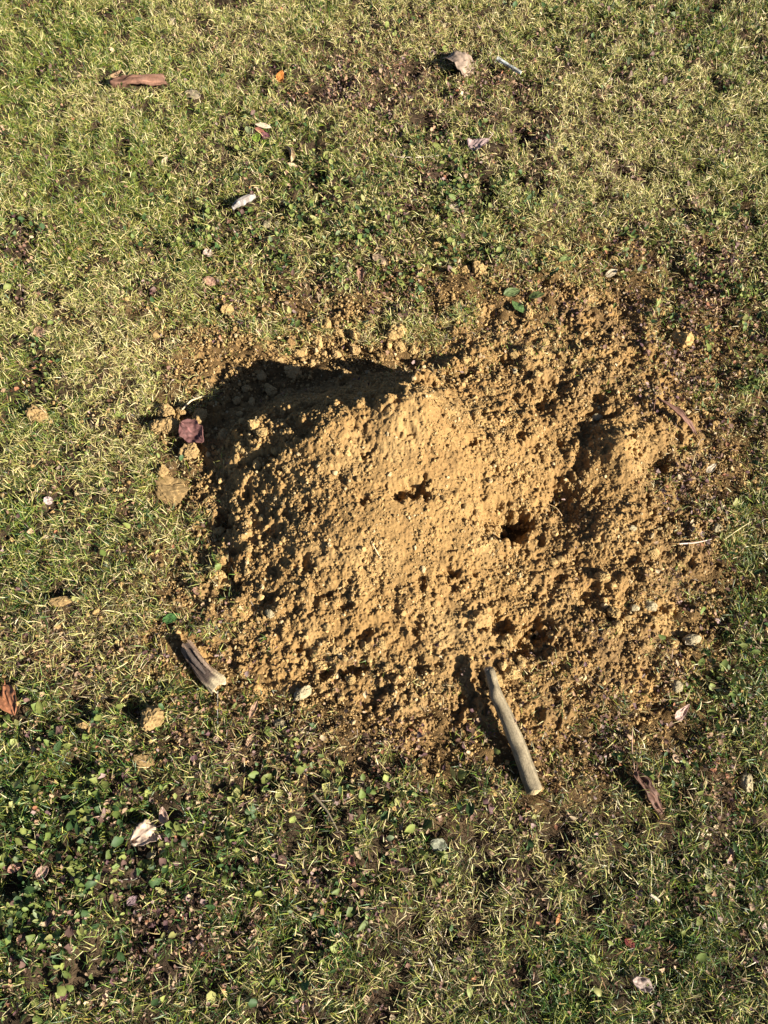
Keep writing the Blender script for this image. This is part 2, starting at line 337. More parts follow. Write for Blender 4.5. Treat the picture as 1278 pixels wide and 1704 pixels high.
for i, (u, v, a, b, an, lb) in enumerate([
    (269,714,20,30,80,'upright tan clod at the left of the cluster beside the purple leaf'),
    (281,692,26,20,10,'rounded tan clod at the top of the cluster left of the purple leaf'),
    (286,716,22,26,60,'tan clod at the lower right of the cluster left of the purple leaf'),
    (304,690,16,11,10,'small flat pale clod just above the purple leaf'),
    (334,700,20,26,40,'tan clod behind the purple leaf at the edge of the mound\'s shadow'),
    (319,757,24,26,30,'rough tan clod lying below the purple leaf'),
    (274,789,15,16,0,'small pale clod lying above the flat smeared soil patch left of the mound'),
    (70,698,30,26,0,'lone round tan clod in the grass at the far left of the mound'),
    (256,1195,34,34,15,'big tan clod in the grass below the broken wood chunk'),
    (285,818,52,34,20,'broad flat cake of tan soil pressed into the grass left of the mound'),
    (104,1003,32,18,0,'flat pale clod in the left grass level with the foot of the mound'),
    (261,564,15,9,0,'small pinkish clod in the grass above and left of the mound'),
    (240,1268,30,18,20,'flattened tan clod in the grass below the big left clod'),
    (145,1210,20,14,20,'small tan clod in the grass left of the big clod below the wood chunk')]):
    clod('soil_clod', u, v, a, b, an, lb, 'clod of earth', G1, (.28, .185, .08), seed=i, flat=.30 if i in (9, 10, 12) else .85, lift=.5 if i not in (9, 10, 12) else .02, lump=.22 if i != 9 else .34)
G2 = 'clods of earth along the upper rim of the mound'
for i, (u, v, a, b, lb) in enumerate([
    (453,580,13,13,'small pale clod at the left end of the upper rim row'),(497,592,20,14,'pale clod at the brink of the mound\'s shadow in the upper rim row'),
    (530,572,22,15,'knobbly clod in the upper rim row above the mound\'s shadow'),(562,556,22,12,'flat clod in the upper rim row over the shadow'),
    (590,560,24,13,'wide clod near the top end of the shadow\'s edge'),(660,556,30,22,'largest lump on the upper rim right of the shadow'),
    (664,580,22,16,'round clod just under the largest lump of the upper rim'),(688,585,14,13,'small clod right of the round clod on the upper rim'),
    (380,517,18,18,'tan clod alone in the grass above the left of the mound'),(795,450,26,18,'yellowish tan clod in the grass far above the mound\'s centre'),
    (776,452,16,14,'small clod touching the yellowish one above the mound'),(1134,570,30,30,'large smooth ochre clod at the upper right edge of the bare soil'),
    (878,525,22,14,'flat tan clod in the thin grass above the mound\'s right half'),(725,410,16,10,'small clod in the weeds above the mound, below the mauve leaf'),
    (505,585,12,10,'little clod in the upper rim row between the shadow and the grass'),(1005,388,12,12,'small pale clod among the weeds at upper right'),
    (1018,436,18,14,'pale clod among the weeds above the right of the mound'),(545,540,16,12,'small clod scattered above the upper rim row')]):
    clod('soil_clod', u, v, a, b, (i*37) % 90, lb, 'clod of earth', G2, TAN if i != 11 else (.40, .255, .10), seed=30+i, lift=.45)
G3 = 'clods lying in the dark shadow of the mound'
for i, (u, v, a, b, lb) in enumerate([
    (488,622,24,22,'largest grey-brown clod in the middle of the mound\'s shadow'),(435,628,16,16,'round clod in the shadow near its upper left edge'),
    (452,652,18,16,'clod in the shadow left of the largest one'),(396,668,13,13,'small clod at the left part of the shadow'),
    (372,640,12,9,'sun-touched little clod at the upper left of the shadow'),(420,670,15,11,'low clod in the lower left of the shadow'),
    (590,584,22,15,'clod near the top of the shadow'),(560,592,16,13,'clod between the two at the top of the shadow'),
    (372,725,18,14,'clod at the foot of the shaded bank'),(400,690,11,9,'tiny clod at the foot of the shaded bank'),
    (520,606,13,11,'small clod in the shadow above the largest one'),(410,648,12,12,'clod in the shadow beside the grass edge'),
    (465,600,13,10,'clod at the shadow\'s upper edge'),(575,622,12,8,'clod lodged on the shaded slope'),(540,590,12,12,'clod in the upper shadow by the rim')]):
    clod('soil_clod', u, v, a, b, (i*53) % 90, lb, 'clod of earth', G3, (.34, .225, .10), seed=60+i, lift=.4, sub=3)
r = np.random.default_rng(5); k = 0                    # lumps breaking out of the rough parts of the mound
zones = [((400, 480), (700, 790), 'crumbly lump on the broken left crest of the mound'), ((350, 440), (790, 1020), 'crumbly lump along the left foot of the mound'),
         ((500, 640), (1030, 1170), 'crumbly lump on the lower left skirt of the mound'), ((820, 940), (1030, 1130), 'crumbly lump around the pits above the long stick'),
         ((760, 960), (560, 690), 'crumbly lump on the upper right shoulder of the mound'), ((900, 1120), (880, 1060), 'crumbly lump on the right skirt of the mound')]
for (ua, ub), (va, vb), lb in zones:
    for _ in range(13):
        sz = 8+r.exponential(5); sz = min(sz, 22)
        clod('soil_lump', r.uniform(ua, ub), r.uniform(va, vb), sz*r.uniform(.8, 1.3), sz, r.uniform(0, 90), lb, 'clod of earth', lb.replace('crumbly lump', 'crumbly lumps'), np.array(TAN)*r.uniform(.85, 1.15), seed=100+k, sub=3 if sz > 12 else 2, lift=.3, exc=False); k += 1
PAL = (.32, .26, .15)
for i, (u, v, a, b, an, lb) in enumerate([
    (996,690,18,12,-20,'smooth cream pebble at the edge of a dark pit on the small right mound'),
    (504,1154,30,18,-35,'angular pale stone at the lower left foot of the mound'),
    (1055,1012,14,12,0,'left one of two pale pebbles on the right skirt of the mound'),
    (1081,1010,20,16,10,'right one of two pale pebbles on the right skirt of the mound'),
    (1125,1143,17,17,0,'round tan pebble near the lower right foot of the mound'),
    (1150,1065,26,18,0,'pale lump of stone in the grass at the right foot of the mound'),
    (1240,1302,22,28,0,'cream stone standing in the grass by the lower right edge'),
    (1193,880,17,14,0,'round pale pebble beside twigs at the right of the mound'),
    (1052,880,14,10,0,'small pale stone on the hump of the right mound'),
    (450,1022,16,12,50,'pale buff stone on the left foot of the mound'),
    (467,1205,18,16,0,'cream pebble in the grass below the angular pale stone'),
    (856,618,8,8,0,'tiny white pebble on the upper right slope of the mound'),
    (444,378,17,15,0,'round beige stone in the weeds right below the white bark piece'),
    (461,377,12,12,0,'small round stone beside the beige stone'),
    (254,1421,17,11,-25,'pale stone chip just below the big pale fallen leaf')]):
    clod('pebble', u, v, a, b, an, lb, 'stone', 'pale stones on and around the mound', np.array(PAL)*(.85 if i in (4, 12, 13) else 1), seed=300+i, lift=.4, lump=.14, m=M_stone)

# ------------------------------------------------------------ fallen leaves and twigs
def frame(pb, pt, roll):
    X_ = Vector(pt)-Vector(pb); Ln = X_.length; X_.normalize(); Yv = Vector((0, 0, 1)).cross(X_); Yv.normalize(); Zv = X_.cross(Yv)
    Yr = Yv*math.cos(roll)+Zv*math.sin(roll); Zr = X_.cross(Yr)
    return Matrix(((X_.x, Yr.x, Zr.x, pb[0]), (X_.y, Yr.y, Zr.y, pb[1]), (X_.z, Yr.z, Zr.z, pb[2]), (0, 0, 0, 1))), Ln
def tube_arr(pts, rads, seg=8, noise=.0, seed=0, cap=True):
    pts = np.array(pts, float); n = len(pts); T = np.gradient(pts, axis=0); T /= np.linalg.norm(T, axis=1)[:, None]
    up = np.array([0, 0, 1.0]) if abs(T[0][2]) < .9 else np.array([1.0, 0, 0]); V = []
    rr = np.random.default_rng(seed); ph = rr.uniform(0, 9)
    for i in range(n):
        s_ = np.cross(T[i], up); s_ /= np.linalg.norm(s_); u_ = np.cross(s_, T[i])
        for j in range(seg):
            a = 2*math.pi*j/seg; rd = rads[i]*(1+noise*(float(vn(np.array([j*.9+ph]), np.array([i*.35+ph]), 1.0, seed))-.5)*2)
            V.append(pts[i]+rd*(math.cos(a)*s_+math.sin(a)*u_))
    F = [[i*seg+j, i*seg+(j+1) % seg, (i+1)*seg+(j+1) % seg, (i+1)*seg+j] for i in range(n-1) for j in range(seg)]
    if cap:
        V += [pts[0], pts[-1]]; k0 = n*seg; tr = [[k0, (j+1) % seg, j] for j in range(seg)]+[[k0+1, (n-1)*seg+j, (n-1)*seg+(j+1) % seg] for j in range(seg)]
        return np.array(V), [np.array(F), np.array(tr)]
    return np.array(V), [np.array(F)]
SHP = {'tube': lambda t: np.where(t > .72, .62+.5*((t-.72)/.28), .62+.0*t), 'ovate': lambda t: np.sin(math.pi*t**.8)**.75, 'lance': lambda t: np.sin(math.pi*t)**.9, 'round': lambda t: np.sqrt(np.maximum(1-(2*t-1)**2, 0)),
       'heart': lambda t: np.where(t < .22, .62+.38*np.sin(t/.22*math.pi/2), 1)*np.sqrt(np.maximum(1-np.maximum(t-.3, 0)**2/.49, 0)), 'fan': lambda t: np.minimum(t**.7*1.15, 1)*np.sqrt(np.maximum(1-np.maximum(t-.75, 0)**2/.0626, 0))}
def leaf(bp, tp, wpx, col_, label, cat='leaf', shape='ovate', hb=.012, ht=.012, roll=0, curl=0., bend=0., crump=.15, stem=None, group='fallen leaves on the lawn', vein=.3, name='fallen_leaf', seed=0, edge=.06, matr=None, exc=True):
    xb, yb, zb = surf(*bp); xt, yt, zt = surf(*tp)
    xb, yb = map(float, P(bp[0], bp[1], zb+hb)); xt, yt = map(float, P(tp[0], tp[1], zt+ht))
    Mt, Ln = frame((xb, yb, zb+hb), (xt, yt, zt+ht), rad(roll))
    pxm = Ln/max(math.hypot(tp[0]-bp[0], tp[1]-bp[1]), 1); W = wpx*pxm/2
    nu, nv = 34, 23; t = np.linspace(0, 1, nu)[:, None]*np.ones(nv); s_ = np.ones((nu, 1))*np.linspace(-1, 1, nv)
    w_ = SHP[shape](np.clip(t, .004, .996))
    w_ = w_*(1+edge*(vn(t*9+seed, np.sign(s_)*3+seed*.7, 1, seed)-.5)*2+edge*.6*(vn(t*30+seed, np.sign(s_)*3, 1, seed)-.5)*2)
    yy = s_*w_*W; xx = t*Ln
    if shape == 'tube': xx = xx+(t-.5)*Ln*.22*(vn(s_*2.6+seed, s_*0+seed, 1, seed)-.5+.5*(vn(s_*8, s_*0+seed, 1, seed)-.5))
    # veins
    vv_ = np.abs(((t*7-np.abs(s_)*1.3) % 1)-.5)*2; vn_ = np.maximum(sstep(.80, 1, vv_)*.7, sstep(.12, 0, np.abs(s_)))
    a = yy/W*curl if curl else yy*0
    Rr = W/curl if curl else 1
    y2 = np.sin(a)*Rr if curl else yy; z2 = (1-np.cos(a))*Rr if curl else yy*0
    if bend:
        b_ = (xx/Ln-.5)*bend; Rb = Ln/bend; cb = np.cos(b_); x3 = np.sin(b_)*(Rb-z2)+Ln/2; z3 = Rb-(Rb-z2)*cb
        z3 = z3-(Rb-Rb*math.cos(bend/2)); xx, z2 = x3, z3
    cr = crump*W
    if shape == 'tube': z2 = z2+.10*W*np.abs(2*vn(t*1.2+seed, s_*6, 1, seed+5)-1); vn_ = np.maximum(vn_*.5, sstep(.72, .9, vn(t*1.0, s_*9+seed, 1, 2)))
    z2 = z2+(vn(t*3.2+seed, s_*1.6+seed, 1, seed)-.5)*cr*2+(vn(t*8+seed, s_*4+seed, 1, seed+1)-.5)*cr*.9+vn_*W*.03
    y2 = y2+(vn(t*5+seed, s_*2, 1, seed+2)-.5)*cr
    V = np.stack([xx, y2, z2], 2).reshape(-1, 3)
    c0 = .78*np.array(col_)[None]*(.75+.5*vn(t*6+seed, s_*3, 1, seed+3).reshape(-1, 1))
    c0 = c0*(1+vein*vn_.reshape(-1, 1)); blot = sstep(.62, .78, vn(t*11, s_*6+seed, 1, seed+4)).reshape(-1, 1)*.45; c0 = c0*(1-blot*.7)
    o = mesh_obj(name if not stem else 'blade', V, grid_faces(nu, nv), matr or M_dead, col=c0, smooth_=True)
    md = o.modifiers.new('thickness', 'SOLIDIFY'); md.thickness = .0004
    if stem:
        root = empty(name, (xb, yb, zb)); o.parent = root
        loc = Mt.copy(); loc.translation = loc.translation-Vector((xb, yb, zb)); o.matrix_local = loc
        q = [np.array([0, 0, 0.])]; xs, ys, zs = surf(*stem); xs, ys = map(float, P(stem[0], stem[1], zs+.008)); e = np.array([xs-xb, ys-yb, zs+.008-zb]); s0 = np.array(loc.translation)
        pts = [s0+(e-s0)*k+np.array([0, 0, .004*math.sin(k*3.14)])+np.array([(e-s0)[1], -(e-s0)[0], 0])*.12*math.sin(k*3.14) for k in np.linspace(0, 1, 8)]
        Vt, Ft = tube_arr(pts, np.linspace(.0011, .0007, 8), 6)
        so = mesh_obj('stem', Vt, Ft, M_dead, root, col=np.tile(np.array(col_)*.9, (len(Vt), 1)), smooth_=True)
        res = root
    else:
        o.matrix_world = Mt; res = o
    if exc: EXC.append((xb, yb, xt, yt, min(W*.9, .014)))
    return tag(res, label, cat, group)
BR = (.30, .16, .10); MV = (.36, .25, .22); PB = (.52, .38, .26); CRM = (.52, .41, .26)
leaf((274,127),(182,131),42,(.215,.11,.07),'long brown leaf rolled into a tube in the upper left grass',shape='tube',curl=2.7,hb=.034,ht=.042,crump=.22,edge=.16,vein=.7,seed=1,group=None,roll=165)
leaf((203,118),(198,146),22,(.44,.27,.15),'brown leaf flap folded under the wide end of the rolled leaf',shape='round',curl=.5,hb=.006,ht=.012,seed=2,roll=10)
leaf((307,155),(333,160),14,CRM,'small pale oval leaf below and right of the rolled brown leaf',shape='round',curl=.6,seed=3,roll=15)
leaf((463,136),(470,117),14,(.55,.20,.04),'small orange leaf standing on edge in the upper grass',shape='ovate',curl=.6,hb=.01,ht=.03,seed=4,roll=40)
leaf((281,40),(292,30),12,CRM,'tiny cream leaf in the grass near the top left',shape='ovate',seed=5,roll=20)
leaf((754,106),(784,96),66,(.40,.29,.21),'large arched pale brown leaf with a dark hollow under it near the top',shape='tube',curl=-1.3,bend=-.3,hb=.036,ht=.026,crump=.09,edge=.14,seed=6,roll=6,group=None,stem=(738,112))
leaf((814,230),(781,248),32,(.43,.30,.27),'mauve leaf with its stem pointing up and right, above the mound',shape='fan',curl=.5,hb=.026,ht=.026,crump=.16,edge=.12,seed=7,roll=5,stem=(818,212))
leaf((424,206),(452,212),9,(.66,.52,.36),'narrow pale tan leaf lying over a maroon leaf in the upper left',shape='lance',curl=.5,hb=.022,ht=.018,seed=8,roll=25)
leaf((424,213),(442,222),8,(.34,.13,.09),'small rusty leaf between the narrow tan leaf and the maroon leaf',shape='ovate',hb=.014,ht=.014,seed=9,roll=15)
leaf((436,221),(448,232),13,(.14,.05,.06),'dark maroon oval leaf under the narrow tan leaf',shape='round',hb=.014,seed=10,roll=15)
leaf((472,246),(485,270),13,(.60,.42,.24),'thin tan leaf curved like a sickle in the upper weeds',shape='lance',curl=1.8,bend=-1.2,hb=.012,ht=.014,crump=.05,seed=11,roll=-60)
leaf((477,272),(496,277),7,(.62,.44,.28),'short tan leaf strip at the foot of the sickle-shaped leaf',shape='lance',curl=.5,seed=12,roll=20)
leaf((270,276),(279,260),10,CRM,'cream leaf folded on edge among weeds in the upper left',shape='ovate',curl=1.2,hb=.012,ht=.02,seed=13,roll=20)
leaf((301,702),(339,736),38,(.17,.075,.065),'dark purple crumpled leaf resting on the clods at the left of the mound',shape='ovate',curl=.5,bend=.4,hb=.046,ht=.026,crump=.16,edge=.1,vein=.9,seed=14,roll=12,group=None)
leaf((8,1140),(24,1190),34,(.42,.17,.08),'rust-brown ribbed leaf cut by the left edge of the picture',shape='ovate',curl=.7,hb=.02,ht=.02,vein=.5,seed=15,roll=15,stem=(6,1128))
leaf((261,1376),(218,1404),46,(.60,.44,.32),'big pale buff leaf folded open in the lower left grass',shape='heart',curl=.5,bend=-.5,hb=.012,ht=.028,crump=.2,edge=.1,seed=16,roll=8,group=None,stem=(280,1362))
leaf((276,1372),(270,1342),18,(.56,.36,.27),'small pinkish leaf standing beside the big pale buff leaf',shape='ovate',curl=.8,hb=.01,ht=.028,seed=17,roll=-20)
leaf((1058,1284),(1102,1354),30,(.20,.105,.07),'long dark brown crumpled leaf in the grass right of the long stick',shape='ovate',curl=1.2,bend=-.3,hb=.02,ht=.008,crump=.35,edge=.15,vein=.6,seed=18,roll=-15,group=None,stem=(1052,1255))
leaf((1148,1172),(1124,1196),15,(.58,.38,.30),'small pink-brown leaf near the lower right foot of the mound',shape='fan',curl=.8,ht=.02,seed=19,roll=-15)
leaf((1052,1630),(1086,1644),26,(.40,.30,.25),'pale pinkish leaf curled in the bottom right grass',shape='ovate',curl=1.2,bend=-.4,hb=.02,ht=.014,crump=.25,seed=20,roll=-5)
leaf((572,1420),(592,1440),18,(.36,.15,.11),'reddish brown leaf low in the grass at the bottom centre',shape='ovate',curl=.7,crump=.3,seed=21,roll=10)
leaf((590,1408),(600,1430),12,(.55,.40,.24),'small tan leaf touching the reddish one at the bottom centre',shape='ovate',curl=.8,seed=22,roll=-10)
leaf((1176,786),(1192,772),12,(.52,.42,.29),'cream leaf on edge at the right of the bare soil',shape='ovate',curl=.8,ht=.02,seed=23,roll=10)
leaf((1094,660),(1158,724),18,(.25,.13,.09),'long curled brown leaf with a pale stalk on the right of the mound',shape='lance',curl=1.3,bend=-.5,hb=.02,ht=.012,crump=.3,edge=.15,seed=24,roll=-20,group=None,stem=(1088,686))
leaf((1008,460),(1028,448),12,(.50,.40,.26),'cream leaf among the weeds just below the pale clod at upper right',shape='ovate',curl=.6,seed=25,roll=10)
leaf((74,828),(86,838),14,(.62,.47,.43),'tiny pinkish white leaf in the grass at far left',shape='round',curl=.6,seed=26,roll=0)
leaf((600,444),(601,470),12,(.40,.22,.14),'small brown leaf upright in the grass above the mound\'s shadow',shape='ovate',curl=.8,seed=27,roll=10)
leaf((340,462),(358,474),16,(.45,.26,.17),'small pinkish brown leaf in the grass above the left of the mound',shape='round',curl=.5,seed=28,roll=10)
leaf((338,418),(352,424),16,(.56,.42,.33),'pale crumpled leaf in the weeds below and left of the white bark piece',shape='round',curl=.8,crump=.3,seed=29,roll=10)
leaf((620,425),(645,440),16,(.42,.29,.18),'dull brown leaf flat in the grass above the mound\'s crest',shape='ovate',curl=.4,seed=30,roll=0)
leaf((716,1402),(744,1410),22,(.24,.24,.16),'grey-green leaf flake in the grass below the mound',shape='round',curl=.4,crump=.2,seed=31,roll=5)
leaf((1040,1562),(1056,1576),15,(.26,.05,.04),'deep red leaf at the bottom right',shape='ovate',curl=.6,seed=32,roll=5)
leaf((926,1540),(931,1520),7,(.50,.20,.06),'thin orange leaf standing in the grass at the bottom right',shape='lance',curl=.6,ht=.02,seed=33,roll=15)
leaf((415,1196),(428,1165),12,(.50,.30,.19),'narrow pinkish leaf strip below the left foot of the mound',shape='lance',curl=.9,ht=.016,seed=34,roll=0)
leaf((408,1246),(428,1218),14,(.50,.31,.18),'ochre leaf strip below the narrow pinkish one',shape='lance',curl=.9,seed=35,roll=0)
leaf((12,1450),(36,1438),17,(.46,.24,.17),'rosy brown leaf among green weeds at the lower left edge',shape='ovate',curl=.5,seed=36,roll=10)
leaf((60,1460),(80,1444),20,(.48,.30,.22),'pinkish leaf among green weeds right of the rosy brown one',shape='round',curl=.5,seed=37,roll=0)
leaf((212,1506),(228,1490),16,(.30,.20,.20),'dull mauve leaf in the weeds below the big pale buff leaf',shape='ovate',curl=.5,seed=38,roll=0)
leaf((95,1668),(112,1655),16,(.20,.07,.09),'dark red leaf near the bottom left corner',shape='ovate',curl=.5,seed=39,roll=0)
leaf((750,340),(762,352),12,(.60,.45,.33),'small pale leaf among the weeds above the mound\'s centre',shape='ovate',curl=.6,seed=40,roll=10)
leaf((1160,1060),(1140,1072),14,(.62,.50,.34),'cream leaf by the pale lump at the right foot of the mound',shape='ovate',curl=.8,seed=41,roll=10)
leaf((1120,1255),(1130,1270),10,(.48,.32,.2),'tiny tan leaf right of the dark brown crumpled leaf',shape='ovate',curl=.8,seed=42,roll=0)
leaf((1174,1440),(1182,1465),14,(.52,.50,.26),'yellowish pointed leaf in the lower right grass',shape='lance',curl=.5,seed=43,roll=0)
leaf((60,545),(72,560),16,(.50,.30,.19),'ochre leaf at the left edge above the mound level',shape='ovate',curl=.5,seed=44,roll=10)
LG = 'single green leaves'
for i, (b_, t_, w_, c_, lb) in enumerate([
    ((424,222),(429,236),13,(.26,.36,.05),'bright yellow-green leaf beside the maroon leaf'),((438,233),(448,243),10,(.28,.38,.05),'small yellow-green leaf below the maroon leaf'),
    ((410,210),(416,222),8,(.34,.38,.18),'pale green leaf left of the maroon leaf'),((270,1034),(300,1022),15,(.10,.22,.06),'dark green broad leaf at the left of the mound'),
    ((838,490),(866,482),16,(.13,.17,.06),'long green leaf on the soil above the mound\'s right half'),((880,494),(906,488),13,(.15,.19,.06),'green leaf right of another above the mound\'s right half'),
    ((870,520),(852,500),14,(.16,.26,.08),'upright green leaf under the pair above the mound'),((955,425),(930,435),13,(.24,.30,.10),'pale green leaf among the weeds at upper right')]):
    leaf(b_, t_, w_, c_, lb, shape='ovate', curl=.4, crump=.12, seed=60+i, group=LG, name='green_leaf', matr=M_weed, vein=.2, roll=10)

def wood(name, px, radii, label, cat, col_, lifts, group=None, seg=14, noise=.12, seed=0, dark=.35, sub=6, caps=None):
    """px: photo points of the axis, radii in m, lifts above the surface"""
    pts = []
    for (u, v), l in zip(px, lifts):
        X_, Y_, Z_ = surf(u, v); X_, Y_ = map(float, P(u, v, Z_+l)); pts.append((X_, Y_, Z_+l))
    pts = np.array(pts); tt = np.linspace(0, len(pts)-1, (len(pts)-1)*sub+1)
    # straighten z so it spans rigidly
    z = np.interp(np.arange(len(pts)), [0, len(pts)-1], [pts[0, 2], pts[-1, 2]]); pts[:, 2] = z+(np.array(lifts)-np.interp(np.arange(len(pts)), [0, len(pts)-1], [lifts[0], lifts[-1]]))
    P3 = np.stack([np.interp(tt, np.arange(len(pts)), pts[:, k]) for k in range(3)], 1)
    for _ in range(3): P3[1:-1] = (P3[:-2]+P3[1:-1]*2+P3[2:])/4
    Rr = np.interp(tt, np.arange(len(pts)), radii)
    return pts, P3, Rr
# long stick
px = [(813,1113),(824,1150),(842,1195),(861,1240),(878,1285),(889,1316)]
pts, P3, Rr = wood('stick', px, [.0105,.0120,.0135,.0148,.0155,.0150], '', '', None, [.036,.036,.031,.025,.021,.018])
root = empty('stick', P3[-1].tolist()); tag(root, 'long smooth weathered grey-brown stick lying at the lower right of the mound', 'stick')
V, F = tube_arr(P3-P3[-1], Rr*(1+.05*np.sin(np.arange(len(Rr))*1.3)*np.random.default_rng(2).uniform(0, 1, len(Rr))), 20, .09, 3)
# flatten a split facet on the left side near the thin end
k_ = np.arange(len(V)); ring = np.minimum(k_//20, len(P3)-1); tpos = ring/(len(P3)-1.0); ang = (k_ % 20)/20*2*math.pi
ctr = P3[ring]-P3[-1]; off = V-ctr
sc1 = np.ones(len(V)); left = (off[:, 0] < -.002)
sc1[(tpos < .17) & left] = .78
sc1[(tpos >= .17) & (tpos < .26) & left] = 1.12
V = ctr+off*sc1[:, None]
streak = fbm(ang*2.2, tpos*2, 1.6, 3, 2); st2 = vn(ang*4, tpos*26, 1.0, 5); mott = fbm(V[:, 0]*1.0, V[:, 1], 55, 3, 4)
g = np.clip(.55*streak+.45*mott, 0, 1)[:, None]; g = np.clip((g-.5)*1.9+.5, 0, 1); c0 = np.array([.105, .082, .05])*(1-g)+np.array([.33, .265, .165])*g
c0 *= (.85+.3*st2)[:, None]; dk = (sstep(.52, .68, mott)*sstep(.45, .8, tpos))[:, None]*.35; c0 = c0*(1-dk)
mesh_obj('shaft', V, F, M_wood, root, col=c0, smooth_=True)
def ringcap(p, d, rr_, col_, name, parent, lip=1.03, seedc=0):
    d = np.array(d)/np.linalg.norm(d); s_ = np.cross(d, [0, 0, 1]); s_ /= np.linalg.norm(s_); u_ = np.cross(s_, d); V = []; F = []
    for q, (k1, k2) in enumerate(((1.0, -.004), (lip, .0), (.9, .0022), (.45, .003))):
        for j in range(18):
            a = 2*math.pi*j/18; jj = 1+.10*(vn(np.array([j*.8+seedc]), np.array([q*.7]), 1, seedc)[0]-.5)
            V.append(np.array(p)+d*k2*(1+.6*math.sin(a*3+seedc))+rr_*k1*jj*(math.cos(a)*s_+math.sin(a)*u_))
    V.append(np.array(p)+d*.0028)
    F = [[q*18+j, q*18+(j+1) % 18, (q+1)*18+(j+1) % 18, (q+1)*18+j] for q in range(3) for j in range(18)]; T = [[72, 54+j, 54+(j+1) % 18] for j in range(18)]
    return mesh_obj(name, np.array(V), [np.array(F), np.array(T)], M_wood, parent, col=np.tile(np.array(col_), (len(V), 1))*(np.random.default_rng(seedc).uniform(.8, 1.15, (len(V), 1))), smooth_=True)
o = ringcap((0, 0, 0), P3[-1]-P3[-2], Rr[-1], (.40, .30, .15), 'cut_end', root, seedc=4); o['label'] = 'pale sawn lower end'
o = ringcap(P3[0]-P3[-1], P3[0]-P3[1], Rr[0]*.8, (.30, .25, .18), 'broken_end', root, seedc=5)
# knot, side bud
i = int(len(P3)*.42); p = P3[i]-P3[-1]; sd = np.array([.80, .15, .58])
kv, kf = ICO[3]; kk = kv*np.array([.0035, .0055, .0026]); rimr = np.hypot(kv[:, 0], kv[:, 1]); kk[:, 2] *= np.where(rimr < .55, .25, 1.0)
mesh_obj('knot', kk+p+sd*Rr[i]*.93, kf, M_wood, root, col=np.where(rimr[:, None] < .55, np.array([[.05, .03, .02]]), np.array([[.30, .2, .14]])), smooth_=True)
EXC.append((*P3[0][:2], *P3[-1][:2], .020))
# broken wood chunk
px = [(312,1078),(328,1100),(345,1122),(360,1136)]
pts, P3, Rr = wood('w', px, [.0105,.0125,.0140,.0165], '', '', None, [.018,.018,.018,.014])
root = empty('wood_chunk', P3[0].tolist()); tag(root, 'short torn wood chunk with a splayed pale end at the left foot of the mound', 'piece of wood')
nr, seg = len(P3), 28; D = P3[-1]-P3[0]; D /= np.linalg.norm(D); S_ = np.cross(D, [0, 0, 1]); S_ /= np.linalg.norm(S_); U_ = np.cross(S_, D)
V = []; cc = []
for i in range(nr):
    t = i/(nr-1)
    for j in range(seg):
        a = 2*math.pi*j/seg; kx = math.cos(a); kz = math.sin(a)
        g = float(vn(np.array([j*.7]), np.array([t*1.5]), 1, 3)[0]); g2 = float(vn(np.array([j*1.9]), np.array([t*7]), 1, 4)[0])
        rr_ = Rr[i]*(.80+.42*g+.16*g2)
        ext = 0
        if i == nr-1: ext = .030*(float(vn(np.array([j*.55]), np.array([2.2]), 1, 6)[0])-.35)
        if i == 0: ext = -.018*float(vn(np.array([j*.9]), np.array([5.2]), 1, 6)[0])
        V.append(P3[i]-P3[0]+D*ext+S_*kx*rr_*(1+.30*max(t-.6, 0))+U_*kz*rr_*.62)
        pale_ = sstep(.70, 1.0, np.array(t+.35*(g-.5)))
        base_ = np.array([.19, .125, .08])*(.5+.9*g2) if g > .5 else np.array([.06, .042, .032])*(.7+.8*g2)
        cc.append(base_*(1-pale_)+np.array([.45, .36, .22])*pale_*(.5+.8*g2))
V = np.array(V); F = np.array([[i*seg+j, i*seg+(j+1) % seg, (i+1)*seg+(j+1) % seg, (i+1)*seg+j] for i in range(nr-1) for j in range(seg)])
V = np.concatenate([V, [D*.004], [P3[-1]-P3[0]+D*.001]]); cc += [np.array([.05, .04, .03]), np.array([.4, .3, .18])]
T = np.array([[nr*seg, (j+1) % seg, j] for j in range(seg)]+[[nr*seg+1, (nr-1)*seg+j, (nr-1)*seg+(j+1) % seg] for j in range(seg)])
mesh_obj('torn_wood', V, [F, T], M_wood, root, col=np.array(cc))
# raised strip of bark along its upper side and a pulled-out splinter
def strip(name, parent, p0, p1, wd, th, col_, seedc, bend=.002):
    n_ = 14; V = []; d = np.array(p1)-np.array(p0); s_ = np.cross(d, [0, 0, 1.]); s_ /= np.linalg.norm(s_); rr_ = np.random.default_rng(seedc)
    for i in range(n_):
        t = i/(n_-1); ww = wd*(.35+.65*math.sin(math.pi*min(max(t, .06), .94)))*(rr_.uniform(.75, 1.1)); c_ = np.array(p0)+d*t+np.array([0, 0, bend*math.sin(t*3.14)])
        V += [c_-s_*ww, c_-s_*ww*.4+np.array([0, 0, th]), c_+s_*ww*.5+np.array([0, 0, th*.9]), c_+s_*ww, c_-np.array([0, 0, th])]
    F = np.array([[i*5+j, i*5+(j+1) % 5, (i+1)*5+(j+1) % 5, (i+1)*5+j] for i in range(n_-1) for j in range(5)])
    return mesh_obj(name, np.array(V), [F, np.array([[4, 3, 2, 1, 0], [(n_-1)*5+j for j in range(5)]])], M_wood, parent, col=np.tile(np.array(col_), (len(V), 1))*rr_.uniform(.75, 1.2, (len(V), 1)))
tp = np.array([0, 0, .0115]); L_ = P3[-1]-P3[0]
strip('bark_strip', root, L_*.05+tp+S_*.004, L_*.72+tp+S_*.005, .0050, .0018, (.10, .075, .06), 3)
strip('bark_strip', root, L_*.18+tp-S_*.006, L_*.80+tp*1.1-S_*.007, .0038, .0018, (.27, .19, .13), 4)
